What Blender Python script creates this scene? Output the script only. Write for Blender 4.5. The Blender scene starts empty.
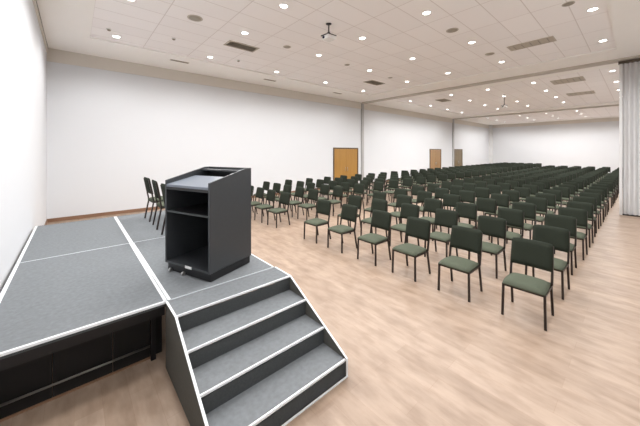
import bpy, bmesh, math, random
from mathutils import Vector, Matrix
random.seed(7)
S = bpy.context.scene
C = S.collection
PI = math.pi

# ------------------------------------------------------------------ materials
def lin(c):
    return tuple(((x/255)/12.92 if x/255 <= .04045 else ((x/255+.055)/1.055)**2.4) for x in c) + (1,)

def mat(name, rgb, rough=.6, metal=0, var=.0, scale=20, bump=0, emit=0, spec=.5, bscale=None):
    m = bpy.data.materials.new(name); m.use_nodes = True
    nt = m.node_tree; N = nt.nodes; L = nt.links
    b = N['Principled BSDF']
    b.inputs['Base Color'].default_value = lin(rgb)
    b.inputs['Roughness'].default_value = rough
    b.inputs['Metallic'].default_value = metal
    b.inputs['Specular IOR Level'].default_value = spec
    if emit:
        b.inputs['Emission Color'].default_value = (1, .97, .92, 1)
        b.inputs['Emission Strength'].default_value = emit
    tc = N.new('ShaderNodeTexCoord')
    no = N.new('ShaderNodeTexNoise'); no.inputs['Scale'].default_value = scale
    no.inputs['Detail'].default_value = 4
    L.new(tc.outputs['Object'], no.inputs['Vector'])
    if var:
        mx = N.new('ShaderNodeMix'); mx.data_type = 'RGBA'
        c = lin(rgb)
        mx.inputs[6].default_value = tuple(max(0, x*(1-var)) for x in c[:3]) + (1,)
        mx.inputs[7].default_value = tuple(min(1, x*(1+var)) for x in c[:3]) + (1,)
        L.new(no.outputs['Fac'], mx.inputs[0]); L.new(mx.outputs[2], b.inputs['Base Color'])
    if bump:
        n2 = N.new('ShaderNodeTexNoise'); n2.inputs['Scale'].default_value = bscale or scale*4
        L.new(tc.outputs['Object'], n2.inputs['Vector'])
        bp = N.new('ShaderNodeBump'); bp.inputs['Strength'].default_value = bump
        bp.inputs['Distance'].default_value = .004
        L.new(n2.outputs['Fac'], bp.inputs['Height']); L.new(bp.outputs['Normal'], b.inputs['Normal'])
    return m

def floor_mat():
    m = bpy.data.materials.new('oak_planks'); m.use_nodes = True
    nt = m.node_tree; N = nt.nodes; L = nt.links; b = N['Principled BSDF']
    tc = N.new('ShaderNodeTexCoord')
    mp = N.new('ShaderNodeMapping'); mp.inputs['Rotation'].default_value = (0, 0, PI/2)
    L.new(tc.outputs['Object'], mp.inputs['Vector'])
    br = N.new('ShaderNodeTexBrick')
    br.inputs['Scale'].default_value = 1
    br.inputs['Brick Width'].default_value = 1.25; br.inputs['Row Height'].default_value = .185
    br.inputs['Mortar Size'].default_value = .0012; br.inputs['Mortar Smooth'].default_value = .3
    br.offset = .37
    br.inputs['Color1'].default_value = lin((180, 158, 139)); br.inputs['Color2'].default_value = lin((168, 146, 127))
    br.inputs['Mortar'].default_value = lin((160, 134, 114))
    L.new(mp.outputs['Vector'], br.inputs['Vector'])
    # long grain
    mg = N.new('ShaderNodeMapping'); mg.inputs['Scale'].default_value = (5, 1.0, 1)
    L.new(tc.outputs['Object'], mg.inputs['Vector'])
    g = N.new('ShaderNodeTexNoise'); g.inputs['Scale'].default_value = 1.6; g.inputs['Detail'].default_value = 8
    g.inputs['Roughness'].default_value = .62
    L.new(mg.outputs['Vector'], g.inputs['Vector'])
    r = N.new('ShaderNodeValToRGB')
    r.color_ramp.elements[0].position = .3; r.color_ramp.elements[0].color = (.66, .635, .62, 1)
    r.color_ramp.elements[1].position = .66; r.color_ramp.elements[1].color = (1, 1, 1, 1)
    L.new(g.outputs['Fac'], r.inputs['Fac'])
    mx = N.new('ShaderNodeMix'); mx.data_type = 'RGBA'; mx.blend_type = 'MULTIPLY'; mx.inputs[0].default_value = .75
    L.new(br.outputs['Color'], mx.inputs[6]); L.new(r.outputs['Color'], mx.inputs[7])
    # knots and worn darker patches
    mk = N.new('ShaderNodeMapping'); mk.inputs['Scale'].default_value = (3.2, 1.2, 1)
    L.new(tc.outputs['Object'], mk.inputs['Vector'])
    k = N.new('ShaderNodeTexNoise'); k.inputs['Scale'].default_value = 2.6; k.inputs['Detail'].default_value = 5
    L.new(mk.outputs['Vector'], k.inputs['Vector'])
    r2 = N.new('ShaderNodeValToRGB')
    r2.color_ramp.elements[0].position = .36; r2.color_ramp.elements[0].color = (.70, .655, .62, 1)
    r2.color_ramp.elements[1].position = .56; r2.color_ramp.elements[1].color = (1, 1, 1, 1)
    L.new(k.outputs['Fac'], r2.inputs['Fac'])
    m2 = N.new('ShaderNodeMix'); m2.data_type = 'RGBA'; m2.blend_type = 'MULTIPLY'; m2.inputs[0].default_value = .6
    L.new(mx.outputs[2], m2.inputs[6]); L.new(r2.outputs['Color'], m2.inputs[7])
    L.new(m2.outputs[2], b.inputs['Base Color'])
    b.inputs['Roughness'].default_value = .42
    b.inputs['Specular IOR Level'].default_value = .4
    return m

def tile_mat():
    m = bpy.data.materials.new('ceiling_tiles'); m.use_nodes = True
    nt = m.node_tree; N = nt.nodes; L = nt.links; b = N['Principled BSDF']
    tc = N.new('ShaderNodeTexCoord')
    mp = N.new('ShaderNodeMapping'); mp.inputs['Location'].default_value = (-.33, -.385, 0)
    L.new(tc.outputs['Object'], mp.inputs['Vector'])
    br = N.new('ShaderNodeTexBrick'); br.offset = 0
    br.inputs['Scale'].default_value = 1
    br.inputs['Brick Width'].default_value = 1.25; br.inputs['Row Height'].default_value = .625
    br.inputs['Mortar Size'].default_value = .011; br.inputs['Mortar Smooth'].default_value = .4
    br.inputs['Color1'].default_value = lin((250, 247, 246)); br.inputs['Color2'].default_value = lin((246, 243, 242))
    br.inputs['Mortar'].default_value = lin((222, 216, 213))
    L.new(mp.outputs['Vector'], br.inputs['Vector'])
    L.new(br.outputs['Color'], b.inputs['Base Color'])
    b.inputs['Roughness'].default_value = .8
    return m

def wood_mat(name, c1, c2, axis_scale=(14, 14, 1.2)):
    m = bpy.data.materials.new(name); m.use_nodes = True
    nt = m.node_tree; N = nt.nodes; L = nt.links; b = N['Principled BSDF']
    tc = N.new('ShaderNodeTexCoord')
    mp = N.new('ShaderNodeMapping'); mp.inputs['Scale'].default_value = axis_scale
    L.new(tc.outputs['Object'], mp.inputs['Vector'])
    g = N.new('ShaderNodeTexNoise'); g.inputs['Scale'].default_value = 1; g.inputs['Detail'].default_value = 6
    L.new(mp.outputs['Vector'], g.inputs['Vector'])
    mx = N.new('ShaderNodeMix'); mx.data_type = 'RGBA'
    mx.inputs[6].default_value = lin(c1); mx.inputs[7].default_value = lin(c2)
    L.new(g.outputs['Fac'], mx.inputs[0]); L.new(mx.outputs[2], b.inputs['Base Color'])
    b.inputs['Roughness'].default_value = .4
    return m

M = dict(
    floor=floor_mat(), tiles=tile_mat(),
    wall=mat('white_wall_paint', (215, 217, 220), .75, var=.01, scale=2, bump=.1, bscale=120),
    ceil=mat('ceiling_plaster', (248, 246, 242), .8, var=.01, scale=3),
    topband=mat('shade_beige', (214, 208, 199), .7, var=.02, scale=3),  # beige tone carries the shade along the wall top
    darkgap=mat('shadow_gap', (92, 82, 72), .7, var=.05),
    column=mat('grey_jamb', (172, 171, 170), .5, var=.04, scale=5),
    lightcolumn=mat('white_jamb', (222, 222, 222), .5, var=.02, scale=5),
    track=mat('track_metal', (196, 189, 180), .5, .0, var=.03, scale=5),
    skirting=wood_mat('skirting_wood', (118, 88, 68), (146, 112, 88), (2, 2, 20)),
    doorwood=wood_mat('door_oak', (150, 108, 50), (178, 134, 66)),
    doorwood2=wood_mat('door_walnut', (140, 108, 72), (166, 132, 92)),
    doorwood3=wood_mat('door_dark_walnut', (96, 78, 58), (132, 116, 84)),
    doordark=wood_mat('door_frame_wood', (84, 66, 46), (104, 84, 58)),
    steel=mat('brushed_steel', (190, 190, 190), .3, .9, var=.05),
    alu=mat('white_aluminium_trim', (234, 237, 240), .4, .0, var=.03, scale=30),
    seam=mat('pale_seam_trim', (184, 190, 195), .5, 0, var=.04, scale=30),
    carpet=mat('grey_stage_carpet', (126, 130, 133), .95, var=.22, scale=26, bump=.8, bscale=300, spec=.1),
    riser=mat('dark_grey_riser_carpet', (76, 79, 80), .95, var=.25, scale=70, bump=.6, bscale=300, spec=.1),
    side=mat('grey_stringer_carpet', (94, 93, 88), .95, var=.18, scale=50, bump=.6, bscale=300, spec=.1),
    black=mat('black_steel', (26, 26, 27), .45, .3, var=.1),
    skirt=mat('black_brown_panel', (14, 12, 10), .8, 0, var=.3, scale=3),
    tube=mat('grey_tube', (120, 118, 112), .35, .7, var=.1),
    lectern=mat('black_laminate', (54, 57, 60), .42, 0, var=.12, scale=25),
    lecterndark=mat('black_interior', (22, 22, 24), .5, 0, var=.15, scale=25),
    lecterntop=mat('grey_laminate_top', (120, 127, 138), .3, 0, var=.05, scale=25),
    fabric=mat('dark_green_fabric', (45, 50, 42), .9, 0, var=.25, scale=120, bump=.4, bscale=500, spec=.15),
    seatfab=mat('lit_green_fabric', (88, 94, 80), .9, 0, var=.2, scale=90, bump=.4, bscale=500, spec=.15),  # seat green painted brighter, as lit from above
    frame=mat('dark_bronze_frame', (44, 35, 31), .4, .3, var=.1, scale=30),
    rubber=mat('black_rubber', (18, 18, 18), .8, 0, var=.1),
    curtain=mat('grey_pleated_vinyl', (226, 226, 226), .6, 0, var=.03, scale=8),
    vent=mat('vent_grey', (190, 181, 168), .6, 0, var=.05),
    ventdark=mat('vent_slot_dark', (158, 151, 138), .7, 0, var=.1),
    whiteplastic=mat('white_plastic', (232, 232, 230), .35, 0, var=.02),
    darkplastic=mat('dark_plastic', (48, 46, 46), .4, 0, var=.05),
    lens=mat('lamp_lens', (255, 252, 245), .3, 0, var=.01, emit=14),
    glass=mat('projector_lens_glass', (30, 40, 60), .05, .2, var=.05),
)

# ------------------------------------------------------------------ helpers
class MB:
    def __init__(s): s.bm = bmesh.new()
    def box(s, x0, x1, y0, y1, z0, z1, mtx=None):
        vs = [s.bm.verts.new((x, y, z)) for x in (x0, x1) for y in (y0, y1) for z in (z0, z1)]
        if mtx:
            for v in vs: v.co = mtx @ v.co
        for f in ((0,1,3,2),(4,6,7,5),(0,4,5,1),(2,3,7,6),(0,2,6,4),(1,5,7,3)):
            s.bm.faces.new([vs[i] for i in f])
        return s
    def prism(s, prof, y0, y1, mtx=None):
        """profile of (x,z) points extruded along y"""
        a = [s.bm.verts.new((x, y0, z)) for x, z in prof]
        b = [s.bm.verts.new((x, y1, z)) for x, z in prof]
        if mtx:
            for v in a+b: v.co = mtx @ v.co
        n = len(prof)
        s.bm.faces.new(a); s.bm.faces.new(b[::-1])
        for i in range(n):
            s.bm.faces.new((a[i], b[i], b[(i+1) % n], a[(i+1) % n]))
        return s
    def bar(s, p, q, w, d=None, n=4, twist=None):
        """square or round bar from p to q"""
        p = Vector(p); q = Vector(q); d = d or w
        ax = (q-p).normalized()
        ref = Vector((1, 0, 0)) if abs(ax.x) < .9 else Vector((0, 1, 0))
        u = (ref - ax*ref.dot(ax)).normalized(); v = ax.cross(u)
        off = PI/4 if n == 4 else 0
        k = math.sqrt(2)/2 if n == 4 else .5
        r0 = []; r1 = []
        for i in range(n):
            a = off + 2*PI*i/n
            o = u*math.cos(a)*w*k + v*math.sin(a)*d*k
            r0.append(s.bm.verts.new(p+o)); r1.append(s.bm.verts.new(q+o))
        s.bm.faces.new(r0[::-1]); s.bm.faces.new(r1)
        for i in range(n):
            s.bm.faces.new((r0[i], r0[(i+1) % n], r1[(i+1) % n], r1[i]))
        return s
    def lathe(s, prof, n=20, c=(0, 0, 0)):
        rings = []
        for r, z in prof:
            rings.append([s.bm.verts.new((c[0]+r*math.cos(2*PI*i/n), c[1]+r*math.sin(2*PI*i/n), c[2]+z)) for i in range(n)])
        for a, b in zip(rings, rings[1:]):
            for i in range(n):
                s.bm.faces.new((a[i], a[(i+1) % n], b[(i+1) % n], b[i]))
        s.bm.faces.new(rings[0][::-1]); s.bm.faces.new(rings[-1])
        return s
    def build(s, name, m, parent=None, bevel=0, subd=0, smooth=False, seg=2):
        bmesh.ops.recalc_face_normals(s.bm, faces=s.bm.faces)
        if bevel:
            bmesh.ops.bevel(s.bm, geom=list(s.bm.edges), offset=bevel, segments=seg, profile=.5, affect='EDGES', clamp_overlap=True)
        me = bpy.data.meshes.new(name); s.bm.to_mesh(me); s.bm.free()
        for mm in (m if isinstance(m, (list, tuple)) else [m]): me.materials.append(mm)
        if smooth or bevel:
            for p in me.polygons: p.use_smooth = smooth
        o = bpy.data.objects.new(name, me); C.objects.link(o)
        if parent: o.parent = parent
        return o

def tag(o, label, cat, group=None):
    o['label'] = label; o['category'] = cat
    if group: o['group'] = group
    return o
def thing(name, label, cat, loc=(0, 0, 0), rz=0, group=None):
    o = bpy.data.objects.new(name, None); C.objects.link(o)
    o.location = loc; o.rotation_euler = (0, 0, rz); o.empty_display_size = .1
    return tag(o, label, cat, group)
def struct(o, label=None, cat=None):
    o['kind'] = 'structure'
    if label: o['label'] = label; o['category'] = cat
    return o
def dup(root):
    r = root.copy(); C.objects.link(r)
    for ch in root.children:
        c = ch.copy(); C.objects.link(c); c.parent = r
        for g in ch.children:
            d = g.copy(); C.objects.link(d); d.parent = c
    return r
ORD = ['first','second','third','fourth','fifth','sixth','seventh','eighth','ninth','tenth','eleventh','twelfth',
 'thirteenth','fourteenth','fifteenth','sixteenth','seventeenth','eighteenth','nineteenth','twentieth','twenty-first',
 'twenty-second','twenty-third','twenty-fourth','twenty-fifth','twenty-sixth','twenty-seventh','twenty-eighth','twenty-ninth']

# ------------------------------------------------------------------ room (x: down the hall, y: towards the long wall)
X0, X1, Y0, Y1, H = -.62, 37.46, -1.25, 11.78, 5.27
T = .2
struct(MB().box(X0-T, X1+T, Y0-T, Y1+T, -.15, 0).build('floor', M['floor']), 'pale oak plank floor of the long hall', 'floor')
struct(MB().box(X0-T, X0, Y0-T, Y1+T, 0, H+.3).build('wall_left', M['wall']), 'white wall behind the stage', 'wall')
struct(MB().box(X0-T, X1+T, Y1, Y1+T, 0, H+.3).build('wall_long', M['wall']), 'long white side wall with wooden doors', 'wall')
struct(MB().box(X1, X1+T, Y0-T, Y1+T, 0, H+.3).build('wall_far', M['wall']), 'white end wall beyond the chairs', 'wall')
struct(MB().box(X0-T, X1+T, Y0-T, Y0, 0, H+.3).build('wall_right', M['wall']), 'white side wall behind the folding partition', 'wall')

# ceiling with three slightly raised tile fields
zones = [(.33, 12.4), (14.95, 25.9), (28.5, 36.5)]
ZY0, ZY1 = .45, 9.97
RZ = .045
b = MB()
xs = [X0-T] + [v for z in zones for v in z] + [X1+T]
b.box(X0-T, X1+T, Y0-T, ZY0, H, H+.3); b.box(X0-T, X1+T, ZY1, Y1+T, H, H+.3)
for i in range(0, len(xs), 2):
    b.box(xs[i], xs[i+1], ZY0, ZY1, H, H+.3)
struct(b.build('ceiling', M['ceil']), 'pale plaster ceiling border around the tile fields', 'ceiling')
b = MB()
for a, c in zones: b.box(a, c, ZY0, ZY1, H+RZ, H+.3)
struct(b.build('ceiling_tiles', M['tiles']), 'pinkish grey square ceiling tiles', 'ceiling')
HT = H+RZ

# wall-top bands, skirtings, jambs
struct(MB().box(X0, X1, Y1-.03, Y1, H-.4, H).build('trim_1', M['topband']), 'beige painted shade band at the top of the long wall', 'trim')  # band coloured as the shade above the downlight beams
struct(MB().box(X0, X0+.03, Y0, Y1-.03, H-.14, H-.02).build('trim_2', M['topband']), 'narrow band at the top of the stage wall', 'trim')
struct(MB().box(X0, X0+.035, Y0, Y1-.03, H-.02, H-.002).build('trim_3', M['darkgap']), 'dark shadow gap under the ceiling at stage wall', 'trim')
struct(MB().box(X1-.03, X1, Y0, Y1-.03, H-.34, H).build('trim_4', M['topband']), 'beige band on the end wall', 'trim')
doors = [(11.43, 13.46, 2.3), (22.85, 24.75, 2.28), (27.62, 29.35, 2.3)]
b = MB(); x = X0
for d0, d1, _ in doors:
    b.box(x, d0-.1, Y1-.018, Y1, 0, .11); x = d1+.1
b.box(x, X1, Y1-.018, Y1, 0, .11)
struct(b.build('baseboard_long', M['skirting']), 'wooden baseboard along the long wall', 'baseboard')
struct(MB().box(X0, X0+.015, Y0, Y1-.02, 0, .11).build('baseboard_left', M['skirting']), 'wooden baseboard along the stage wall', 'baseboard')
struct(MB().box(X1-.018, X1, Y0, Y1-.02, 0, .11).build('baseboard_far', M['skirting']), 'wooden baseboard along the end wall', 'baseboard')
struct(MB().box(13.85, 14.05, Y1-.08, Y1, 0, H-.0).build('trim_5', M['column']), 'grey vertical partition jamb right of the first doors', 'trim')
struct(MB().box(27.2, 27.45, Y1-.08, Y1, 0, H-.0).build('trim_6', M['column']), 'grey vertical partition jamb beside the farthest doors', 'trim')
struct(MB().box(37.0, X1, Y1-.3, Y1, 0, H).build('trim_7', M['lightcolumn']), 'pale boxed corner post of the end wall', 'trim')
for i, xx in enumerate((13.78, 27.15)):
    b = MB()
    b.box(xx, xx+.3, Y0, Y1-.15, H-.07, H)
    b.box(xx+.11, xx+.19, Y0, Y1-.15, H-.085, H-.07)
    struct(b.build('trim_%d' % (8+i), M['track']), ['partition track crossing the ceiling nearer the stage', 'partition track crossing the ceiling farther off'][i], 'trim')

# doors
def door(n, x0, x1, h, wood, label):
    y = Y1
    fr = thing('door_%d' % n, label, 'door', ((x0+x1)/2, y, 0)); fr['kind'] = 'structure'
    w = (x1-x0)/2
    b = MB()
    b.box(-w-.07, -w, -.05, 0, 0, h+.07); b.box(w, w+.07, -.05, 0, 0, h+.07); b.box(-w, w, -.05, 0, h, h+.07)
    b.build('door_frame', M['doordark'], fr)
    for s in (-1, 1):
        xa, xb = (-w+.004, -.003) if s < 0 else (.003, w-.004)
        lf = MB().box(xa, xb, -.03, 0, .01, h-.005).build('door_leaf', wood, fr, bevel=.004)
        b = MB()
        b.bar((s*.09, -.055, .95), (s*.09, -.055, 1.2), .022, n=10)
        b.bar((s*.09, -.03, .97), (s*.09, -.055, .97), .015, n=8); b.bar((s*.09, -.03, 1.18), (s*.09, -.055, 1.18), .015, n=8)
        hd = b.build('door_handle', M['steel'], lf, smooth=True); hd['label'] = 'steel pull handle'
door(1, *doors[0], M['doorwood'], 'honey wooden double door nearest the stage in long wall')
door(2, *doors[1], M['doorwood2'], 'brown wooden double door in middle bay of long wall')
door(3, *doors[2], M['doorwood3'], 'brown wooden double door farthest along the long wall')

# ------------------------------------------------------------------ downlights
def downlight():
    t = thing('downlight', '', 'ceiling light', group='recessed downlights in the ceiling')
    n = 24
    b = MB(); bm = b.bm
    prof = [(.105, 0), (.11, -.004), (.106, -.01), (.085, -.012), (.078, -.004), (.078, 0)]
    rings = [[bm.verts.new((r*math.cos(2*PI*i/n), r*math.sin(2*PI*i/n), z)) for i in range(n)] for r, z in prof]
    for k in range(len(rings)):
        a, c = rings[k], rings[(k+1) % len(rings)]
        for i in range(n): bm.faces.new((a[i], a[(i+1) % n], c[(i+1) % n], c[i]))
    b.build('trim_ring', M['whiteplastic'], t, smooth=True)
    MB().lathe([(.078, -.001), (.074, -.006), (.05, -.01), (.0005, -.011)], n).build('lamp_lens', M['lens'], t, smooth=True)
    return t
LX = [[.87, 3.43, 6.05, 8.68, 11.36], [15.9, 18.5, 21.1, 23.7], [29.6, 32.2, 34.8]]
LY = [9.5, 6.95, 5.1, 3.2, .68]
proto = None; lamp_data = {}
bayname = ['stage bay', 'middle bay', 'far bay']
rowname = ['row beside long wall', 'second row from long wall', 'centre row', 'second row from partition side', 'row on partition side']
for bi, xs_ in enumerate(LX):
    for xi, x in enumerate(xs_):
        for yi, y in enumerate(LY):
            if proto is None: proto = downlight(); o = proto
            else: o = dup(proto)
            o.location = (x, y, HT)
            o['label'] = 'round downlight, %s, %s, %s from stage end' % (bayname[bi], rowname[yi], ORD[xi])
            ld = bpy.data.lights.get('downlight_beam_%d' % bi)
            if ld is None:
                ld = bpy.data.lights.new('downlight_beam_%d' % bi, 'SPOT')
                ld.energy = [235, 275, 260][bi]; ld.color = (1, .99, .985)
                ld.spot_size = math.radians(168); ld.spot_blend = .55; ld.shadow_soft_size = .3
            lo = bpy.data.objects.new('downlight_beam', ld); C.objects.link(lo)
            lo.location = (x, y, HT-.05)

# ------------------------------------------------------------------ ceiling vents, diffusers, detectors, projectors
def diffuser(x, y, w, d, label):
    t = thing('ceiling_diffuser', label, 'air vent', (x, y, HT), group='air diffusers in the ceiling')
    b = MB()
    b.box(-w/2, w/2, -d/2, -d/2+.05, -.015, 0); b.box(-w/2, w/2, d/2-.05, d/2, -.015, 0)
    b.box(-w/2, -w/2+.05, -d/2+.05, d/2-.05, -.015, 0); b.box(w/2-.05, w/2, -d/2+.05, d/2-.05, -.015, 0)
    b.build('frame', M['vent'], t)
    MB().box(-w/2+.05, w/2-.05, -d/2+.05, d/2-.05, -.004, 0).build('backing', M['vent'], t)
    n = 5
    for k in range(n):
        yy = -d/2+.05+(k+.5)*(d-.1)/n
        mt = Matrix.Translation((0, yy, -.012)) @ Matrix.Rotation(.6, 4, 'X')
        MB().box(-w/2+.05, w/2-.05, -.028, .028, -.002, .002, mt).build('slat', M['ventdark'], t)
diffuser(3.8, 7.9, .95, .45, 'square grey air diffuser in the ceiling above the stage end')
diffuser(10.1, 2.1, .5, 1.1, 'largest grey air diffuser in the ceiling, over the right block of chairs')
diffuser(10.4, 8.05, 1.0, .5, 'grey air diffuser in the ceiling above the first double door')
diffuser(16.6, 2.1, 1.0, 1.1, 'grey air diffuser just past the first ceiling partition track')
diffuser(20.8, 2.1, 1.0, 1.1, 'grey air diffuser further off in middle bay ceiling')
diffuser(17.2, 8.0, 1.0, .6, 'grey air diffuser in middle bay ceiling near the long wall')

def slot(x, y, label):
    t = thing('slot_vent', label, 'air vent', (x, y, H), group='narrow slot vents beside the long wall')
    MB().box(-.3, .3, -.07, .07, -.012, 0).build('frame', M['vent'], t, bevel=.003)
    for k in (-1, 1): MB().box(-.27, .27, k*.028-.016, k*.028+.016, -.014, -.0125).build('slot', M['darkgap'], t)
slot(2.75, 10.5, 'dark slot vent in ceiling above the stage by the long wall')
slot(6.44, 10.65, 'dark slot vent in ceiling between stage and first door')
slot(10.6, 10.65, 'dark slot vent in ceiling just before the first double door')

def speaker(x, y, label, r=.13):
    t = thing('ceiling_speaker', label, 'speaker', (x, y, HT), group='round ceiling speakers')
    MB().lathe([(r, 0), (r, -.006), (r*.86, -.014), (r*.8, -.012)], 20).build('rim', M['vent'], t, smooth=True)
    MB().lathe([(r*.8, -.012), (r*.6, -.018), (.002, -.02)], 20).build('grille', M['ventdark'], t, smooth=True)
speaker(2.16, 6.96, 'grey round ceiling speaker nearest the stage wall', .17)
speaker(4.85, 7.03, 'grey round ceiling speaker past the square diffuser', .12)
speaker(5.2, 5.6, 'grey round ceiling speaker beside the hanging projector', .12)
speaker(7.5, 7.04, 'small grey ceiling speaker between downlights toward the first door', .1)
speaker(7.43, 3.22, 'grey round ceiling speaker over the right block of chairs', .15)
speaker(10.15, 3.2, 'grey round ceiling speaker beside the largest diffuser', .14)
speaker(10.2, 7.05, 'small grey ceiling speaker near the first partition track', .1)
speaker(7.97, 1.0, 'grey round ceiling speaker close to right ceiling edge', .11)

def detector(x, y, label):
    t = thing('smoke_detector', label, 'smoke detector', (x, y, HT), group='smoke detectors on the ceiling')
    MB().lathe([(.06, 0), (.06, -.015), (.045, -.02)], 18).build('base', M['whiteplastic'], t, smooth=True)
    MB().lathe([(.04, -.02), (.038, -.04), (.025, -.048)], 18).build('sensor', M['ventdark'], t, smooth=True)
detector(.68, 9.05, 'small round smoke detector in the corner above the stage')
detector(2.1, 8.6, 'small round smoke detector beyond the stage corner')
detector(4.3, 9.2, 'small round smoke detector past the square diffuser')

def projector(x, y, label, drop=.42):
    t = thing('ceiling_projector', label, 'projector', (x, y, HT), group='projectors hanging from the ceiling')
    MB().lathe([(.07, 0), (.07, -.012), (.03, -.02)], 16).build('ceiling_plate', M['darkplastic'], t, smooth=True)
    MB().bar((0, 0, -.015), (0, 0, -drop), .034, n=12).build('pole', M['darkplastic'], t, smooth=True)
    b = MB()
    for sx, sy in ((1, 1), (1, -1), (-1, 1), (-1, -1)):
        b.bar((0, 0, -drop+.01), (sx*.14, sy*.13, -drop-.06), .022)
    b.bar((0, 0, -drop+.03), (0, 0, -drop-.02), .07, n=10)
    b.build('bracket', M['darkplastic'], t)
    bd = MB().box(-.13, .13, -.12, .12, -drop-.16, -drop-.07).build('body', M['whiteplastic'], t, bevel=.015)
    ln = MB().bar((-.13, .04, -drop-.115), (-.15, .04, -drop-.115), .065, n=16).build('lens', M['glass'], t, smooth=True)
    MB().box(-.08, .08, .1205, .123, -drop-.15, -drop-.08).build('grille', M['ventdark'], t)
projector(4.75, 5.08, 'projector on a dark ceiling pole nearer the stage', .24)
projector(18.2, 5.0, 'projector on a dark ceiling pole in middle bay', .55)

# ------------------------------------------------------------------ folding partition parked at right
t = thing('folding_partition', 'tall pale grey pleated folding partition drawn to the right wall', 'partition', (13.95, -.4, 0))
b = MB(); bm = b.bm
pts = []; y = .36; i = 0
while y > -1.2+.4-.4:
    pts.append(((-.075 if i % 2 else .03), y+.4)); y -= .056; i += 1
pts = [(px, py) for px, py in pts]
back = [(px+.02, py) for px, py in pts]
lo = [bm.verts.new((px, py, .04)) for px, py in pts]; hi = [bm.verts.new((px, py, 5.1)) for px, py in pts]
lo2 = [bm.verts.new((px, py, .04)) for px, py in back]; hi2 = [bm.verts.new((px, py, 5.1)) for px, py in back]
for k in range(len(pts)-1):
    bm.faces.new((lo[k], lo[k+1], hi[k+1], hi[k])); bm.faces.new((lo2[k], hi2[k], hi2[k+1], lo2[k+1]))
    bm.faces.new((lo[k], lo2[k], lo2[k+1], lo[k+1])); bm.faces.new((hi[k], hi[k+1], hi2[k+1], hi2[k]))
bm.faces.new((lo[0], hi[0], hi2[0], lo2[0])); bm.faces.new((lo[-1], lo2[-1], hi2[-1], hi[-1]))
b.build('pleated_curtain', M['curtain'], t)
MB().box(-.07, .05, .765, .84, .0, 5.1).build('lead_post', M['lightcolumn'], t, bevel=.01)
MB().box(-.1, .07, -.82, .86, 5.1, 5.185).build('top_rail', M['darkgap'], t)
MB().box(-.05, .05, -.82, .765, .0, .04).build('floor_sweep', M['darkplastic'], t)

# ------------------------------------------------------------------ stage
SZ = .65
SX0, SXm, SX1 = -.585, .706, 1.955
SY0, SYm, SY1 = 3.118, 5.486, 7.96
def deck(x0, x1, y0, y1, label, trims):
    t = thing('stage_deck', label, 'stage', ((x0+x1)/2, (y0+y1)/2, 0), group='carpeted stage decks')
    w, d = (x1-x0)/2-.002, (y1-y0)/2-.002
    MB().box(-w+.012, w-.012, -d+.012, d-.012, SZ-.05, SZ).build('carpet_top', M['carpet'], t)
    b = MB()
    th = .012
    b.box(-w, w, -d, -d+th, SZ-.045, SZ+.0004); b.box(-w, w, d-th, d, SZ-.07, SZ+.0004)
    b.box(-w, -w+th, -d+th, d-th, SZ-.07, SZ+.0004); b.box(w-th, w, -d+th, d-th, SZ-.07, SZ+.0004)
    fr = b.build('edge_frame', M['riser'], t)
    for side, ww in trims.items():
        b = MB(); z0, z1 = SZ+.0005, SZ+.0015
        if side == 'front': b.box(-w, w, -d, -d+ww, z0, z1); y0 == SY0 and b.box(-w, w, -d-.006, -d-.0005, SZ-.02, z1)
        if side == 'back': b.box(-w, w, d-ww, d, z0, z1)
        if side == 'left': b.box(-w, -w+ww, -d, d, z0, z1)
        if side == 'right': b.box(w-ww, w, -d, d, z0, z1)
        b.build('edge_trim', M['alu' if ww > .015 else 'seam'], t)
    for sx in (-1, 1):
        for sy in (-1, 1):
            MB().bar((sx*(w-.09), sy*(d-.2), 0), (sx*(w-.09), sy*(d-.2), SZ-.07), .045).build('leg', M['black'], t)
    MB().bar((-w+.09, -d+.2, .145), (w-.09, -d+.2, .145), .02, n=10).build('brace_tube', M['tube'], t, smooth=True)
    MB().box(-w+.02, w-.02, -d+.02, -d+.06, SZ-.14, SZ-.05).build('under_rail', M['black'], t)
deck(SX0, SXm, SY0, SYm, 'grey carpeted stage deck at left front against the stage wall', {'front': .018, 'left': .035, 'right': .03, 'back': .012})
deck(SXm, SX1, SY0, SYm, 'grey carpeted stage deck carrying the black lectern', {'left': .03, 'front': .012, 'right': .02, 'back': .012})
deck(SX0, SXm, SYm, SY1, 'grey carpeted stage deck in the far left corner', {'left': .035, 'right': .025, 'front': .012})
deck(SXm, SX1, SYm, SY1, 'grey carpeted stage deck under the stage chairs', {'left': .025, 'right': .02, 'front': .012})
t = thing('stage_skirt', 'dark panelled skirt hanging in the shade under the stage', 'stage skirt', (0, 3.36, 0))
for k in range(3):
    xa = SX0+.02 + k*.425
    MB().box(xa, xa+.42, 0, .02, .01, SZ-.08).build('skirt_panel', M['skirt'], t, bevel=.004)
r = MB().box(SX0+.02, SXm-.06, -.018, -.002, .0, .014).build('floor_rail', M['skirting'], t); r['label'] = 'thin brown floor rail'

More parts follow.
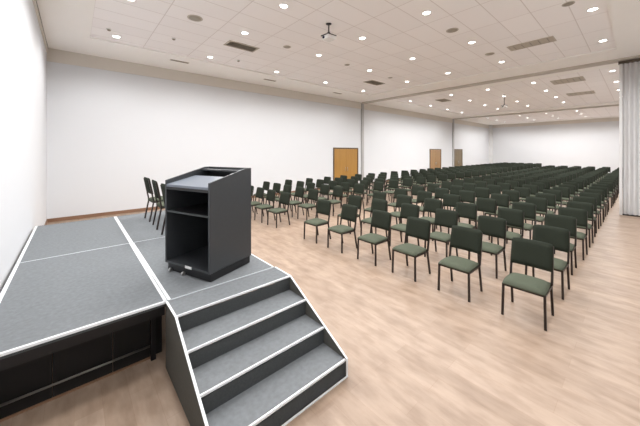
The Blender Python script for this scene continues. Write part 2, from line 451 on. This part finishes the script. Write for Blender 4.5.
# stairs
stairs = thing('stage_stairs', 'grey carpeted four step stairs with white nosings leading up to stage', 'stairs', (SXm-.022, SY0-.008, 0))
W = SX1-SXm+.03
NY = [-(SY0-v) for v in (2.780, 2.473, 2.166, 1.859)]
NZ = [.65, .4875, .325, .1625]
prevy = -.004
def quadprofile(pts, x0, x1):
    b = MB(); bm = b.bm
    a = [bm.verts.new((x0, y, z)) for y, z in pts]; c = [bm.verts.new((x1, y, z)) for y, z in pts]
    bm.faces.new(a); bm.faces.new(c[::-1]); n = len(pts)
    for i in range(n): bm.faces.new((a[i], c[i], c[(i+1) % n], a[(i+1) % n]))
    return b
tk = .016
for s in (0, 1):
    xa = s*(W-tk)
    pr = [(-.004, 0), (-.004, SZ), (NY[0]-.005, SZ+.0), (NY[3]-.012, NZ[3]+.01), (NY[3]-.012, 0)]
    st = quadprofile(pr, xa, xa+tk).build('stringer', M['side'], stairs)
    b = MB(); bm = b.bm
    e = .002
    path = [(-.004, SZ), (NY[0]-.005, SZ), (NY[3]-.012, NZ[3]+.01), (NY[3]-.012, 0)]
    nrm = [(0, 1), (-.25, .97), (-.85, .5), (-1, 0)]
    A = []; 
    for (yy, zz), (ny, nz) in zip(path, nrm):
        z_in = max(zz-.004, 0)
        A.append([bm.verts.new((xa-e, yy, zz)), bm.verts.new((xa+tk+e, yy, zz)),
                  bm.verts.new((xa+tk+e, yy+ny*.006, zz+nz*.006)), bm.verts.new((xa-e, yy+ny*.006, zz+nz*.006))])
    for p, q in zip(A, A[1:]):
        for i in range(4): bm.faces.new((p[i], p[(i+1) % 4], q[(i+1) % 4], q[i]))
    bm.faces.new(A[0]); bm.faces.new(A[-1][::-1])
    b.build('stringer_trim', M['alu'], st)
for k in range(4):
    back = -.006 if k == 0 else NY[k-1]+.012
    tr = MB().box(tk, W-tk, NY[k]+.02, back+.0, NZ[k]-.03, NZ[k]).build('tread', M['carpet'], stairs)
    b = MB(); b.box(tk, W-tk, NY[k]-.006, NY[k]+.012, NZ[k]-.001, NZ[k]+.004); b.box(tk, W-tk, NY[k]-.008, NY[k]-.002, NZ[k]-.011, NZ[k]+.004)
    b.build('nosing', M['alu'], tr)
    z0 = NZ[k+1] if k < 3 else 0
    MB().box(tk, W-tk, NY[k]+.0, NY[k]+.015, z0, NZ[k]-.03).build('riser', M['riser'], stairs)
MB().box(0, W, NY[3]-.022, NY[3]-.013, 0, .012).build('base_trim', M['alu'], stairs)

# ------------------------------------------------------------------ lectern
lw, ld_ = .80, .69     # width along local y, depth along local x; operator side faces -x
lec = thing('lectern', 'tall black lectern with open shelves standing on the stage', 'lectern', (1.15, 3.2, SZ+.002), math.radians(21))
ph = .10; h0, h1 = 1.135, 1.275; pt = .025
slope = [(0, ph), (ld_, ph), (ld_, h1), (ld_*.86, h1), (0, h0)]
for s in (0, 1):
    y0 = s*(lw-pt)
    sp = MB().prism(slope, y0, y0+pt).build('side_panel', M['lectern'], lec, bevel=.002, seg=1)
MB().box(ld_-pt, ld_-.001, pt, lw-pt, ph, h1-.001).build('front_panel', M['lectern'], lec)
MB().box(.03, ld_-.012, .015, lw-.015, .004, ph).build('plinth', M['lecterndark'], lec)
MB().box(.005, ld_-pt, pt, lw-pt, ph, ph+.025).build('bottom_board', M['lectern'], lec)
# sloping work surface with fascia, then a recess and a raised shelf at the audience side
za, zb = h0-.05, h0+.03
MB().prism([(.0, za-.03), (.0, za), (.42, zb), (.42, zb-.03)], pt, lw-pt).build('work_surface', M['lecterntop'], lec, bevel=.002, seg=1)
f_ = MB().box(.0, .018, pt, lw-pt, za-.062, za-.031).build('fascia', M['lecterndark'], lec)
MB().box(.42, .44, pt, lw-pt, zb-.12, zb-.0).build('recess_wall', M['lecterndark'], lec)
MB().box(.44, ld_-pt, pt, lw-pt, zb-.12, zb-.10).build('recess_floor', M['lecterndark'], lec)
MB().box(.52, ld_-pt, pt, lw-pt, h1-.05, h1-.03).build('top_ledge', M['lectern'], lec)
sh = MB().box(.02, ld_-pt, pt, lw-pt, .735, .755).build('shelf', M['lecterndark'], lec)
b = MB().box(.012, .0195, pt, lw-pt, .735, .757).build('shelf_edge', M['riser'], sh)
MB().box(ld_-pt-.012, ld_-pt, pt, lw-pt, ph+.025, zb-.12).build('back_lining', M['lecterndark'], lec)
for y in (lw-.34, lw-.1):
    for x in (.004,):
        c = MB(); c.bar((x, y-.012, .022), (x, y+.012, .022), .044, n=16)
        cs = c.build('caster', M['steel' if x < .1 else 'rubber'], lec, smooth=False)
pl = MB().box(-.004, .0, lw*.38, lw*.52, ph+.0, ph+.03).build('name_plate', M['whiteplastic'], lec); pl['label'] = 'small blank white plate'

# ------------------------------------------------------------------ chairs (facing -x, origin on the floor under the front legs)
def make_chair():
    t = thing('banquet_chair', '', 'chair')
    hw = .224
    # seat cushion: rounded, crowned
    b = MB(); bm = b.bm
    nx, ny = 8, 8
    top = {}; bot = {}
    for i in range(nx+1):
        for j in range(ny+1):
            u = i/nx*2-1; v = j/ny*2-1
            # squircle footprint
            x = .21 + u*.225*(1-.05*v*v); y = v*.235*(1-.05*u*u)*(1-.03*(1+u))
            edge = max(abs(u), abs(v))
            crown = .028*(1-u*u*.6)*(1-v*v*.6)
            drop = -.02 if edge > .99 else 0
            dz = -.012*max(0, -u)**4
            top[i, j] = bm.verts.new((x, y, .455+crown+drop+dz))
            bot[i, j] = bm.verts.new((x*.985+.003, y*.975, .415)) if edge > .99 else None
    for i in range(nx):
        for j in range(ny):
            bm.faces.new((top[i, j], top[i+1, j], top[i+1, j+1], top[i, j+1]))
    rim = [(i, 0) for i in range(nx)] + [(nx, j) for j in range(ny)] + [(i, ny) for i in range(nx, 0, -1)] + [(0, j) for j in range(ny, 0, -1)]
    for a, c in zip(rim, rim[1:]+rim[:1]):
        bm.faces.new((top[a], bot[a], bot[c], top[c]))
    bm.faces.new([bot[a] for a in rim])
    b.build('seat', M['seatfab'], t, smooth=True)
    # backrest: upholstered slab, slightly curved, raked
    b = MB(); bm = b.bm
    nz, ny = 6, 8
    F = {}; R = {}
    for i in range(nz+1):
        for j in range(ny+1):
            w = i/nz; v = j/ny*2-1
            z = .585 + w*.345
            xc = .405 + (z-.45)*.2
            curve = .018*(v*v)
            e = max(abs(w*2-1), abs(v))
            th = .022 if e < .99 else .012
            yy = v*.228*(1-.035*(w**6))
            zz = z - (.012*(abs(v)**6) if i == nz else 0)
            F[i, j] = bm.verts.new((xc-curve-th, yy, zz)); R[i, j] = bm.verts.new((xc-curve+th, yy, zz))
    for i in range(nz):
        for j in range(ny):
            bm.faces.new((F[i, j], F[i, j+1], F[i+1, j+1], F[i+1, j])); bm.faces.new((R[i, j], R[i+1, j], R[i+1, j+1], R[i, j+1]))
    rim = [(i, 0) for i in range(nz)] + [(nz, j) for j in range(ny)] + [(i, ny) for i in range(nz, 0, -1)] + [(0, j) for j in range(ny, 0, -1)]
    for a, c in zip(rim, rim[1:]+rim[:1]): bm.faces.new((F[a], R[a], R[c], F[c]))
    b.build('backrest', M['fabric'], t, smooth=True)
    # legs
    for s in (-1, 1):
        l = MB().bar((.012, s*hw, .001), (.02, s*(hw-.008), .415), .026).build('leg', M['frame'], t)
        l = MB().bar((.475, s*hw, .0035), (.395, s*(hw-.006), .43), .026).build('leg', M['frame'], t)
    b = MB()
    b.box(.01, .41, -hw-.004, -hw+.022, .39, .416); b.box(.01, .41, hw-.022, hw+.004, .39, .416)
    b.box(.01, .034, -hw+.022, hw-.022, .39, .416); b.box(.386, .41, -hw+.022, hw-.022, .39, .416)
    b.build('seat_frame', M['frame'], t)
    for s in (-1, 1):
        b = MB()
        b.bar((.398, s*(hw+.002), .42), (.43, s*(hw+.002), .59), .026)
        b.bar((.43, s*(hw+.002), .59), (.49, s*(hw-.004), .9), .024)
        b.build('back_post', M['frame'], t)
    return t
chair0 = make_chair(); used = [False]
def place(x, y, z, rz, label, group):
    if not used[0]: o = chair0; used[0] = True
    else: o = dup(chair0)
    o.location = (x, y, z); o.rotation_euler = (0, 0, rz)
    o['label'] = label; o['group'] = group
    return o
PX, FX = 1.11, 4.24
colsA = [.98+.84*k for k in range(6)]
colsB = [6.93+.745*k for k in range(5)]
nA = ['in the right-hand outer file', 'in the file second from right', 'in the file third from right', 'in the file fourth from right',
      'in the file fifth from right', 'in the file right of the centre aisle']
nB = ['in the file left of the centre aisle', 'second file left of the centre aisle', 'third file left of the centre aisle',
      'file second from the long wall', 'in the file closest to the long wall']
for r in range(29):
    for cols, nm, last, grp in ((colsA, nA, 25, 'green chairs in the right-hand seating block'), (colsB, nB, 29, 'green chairs in the seating block beside the long wall')):
        if r >= last: continue
        for k, y in enumerate(cols):
            jx, jy, jr = random.uniform(-.03, .03), random.uniform(-.025, .025), random.uniform(-.035, .035)
            if r == 0: jx *= .5
            where = 'front row' if r == 0 else ORD[r]+' row back'
            place(FX+PX*r+jx, y+jy-.006*r, 0, jr, 'green padded chair, %s, %s' % (where, nm[k]), grp)
lab = ['green chair on the stage nearest the lectern, back to the stage wall', 'middle green chair of the three behind the lectern on the stage',
       'green chair at the far back edge of the stage, farthest from lectern']
for k, y in enumerate((5.45, 6.27, 7.08)):
    place(1.67, y, SZ+.002, PI+[.05, -.04, .03][k], lab[k], 'chairs on the stage')

# ------------------------------------------------------------------ camera, world, view
cd = bpy.data.cameras.new('camera'); cam = bpy.data.objects.new('camera', cd); C.objects.link(cam)
cam.location = (0, 0, 2.15); cam.rotation_euler = (PI/2, 0, -math.atan2(.6598, .7514))
cd.sensor_width = 36; cd.sensor_fit = 'HORIZONTAL'; cd.lens = 280.03*36/640; cd.shift_y = -(213-151.3)/640
cd.clip_start = .05; cd.clip_end = 200
S.camera = cam
w = bpy.data.worlds.new('world'); S.world = w; w.use_nodes = True
w.node_tree.nodes['Background'].inputs[0].default_value = (1, 1, 1, 1); w.node_tree.nodes['Background'].inputs[1].default_value = .3
S.view_settings.view_transform = 'Standard'; S.view_settings.look = 'None'
S.view_settings.exposure = .03
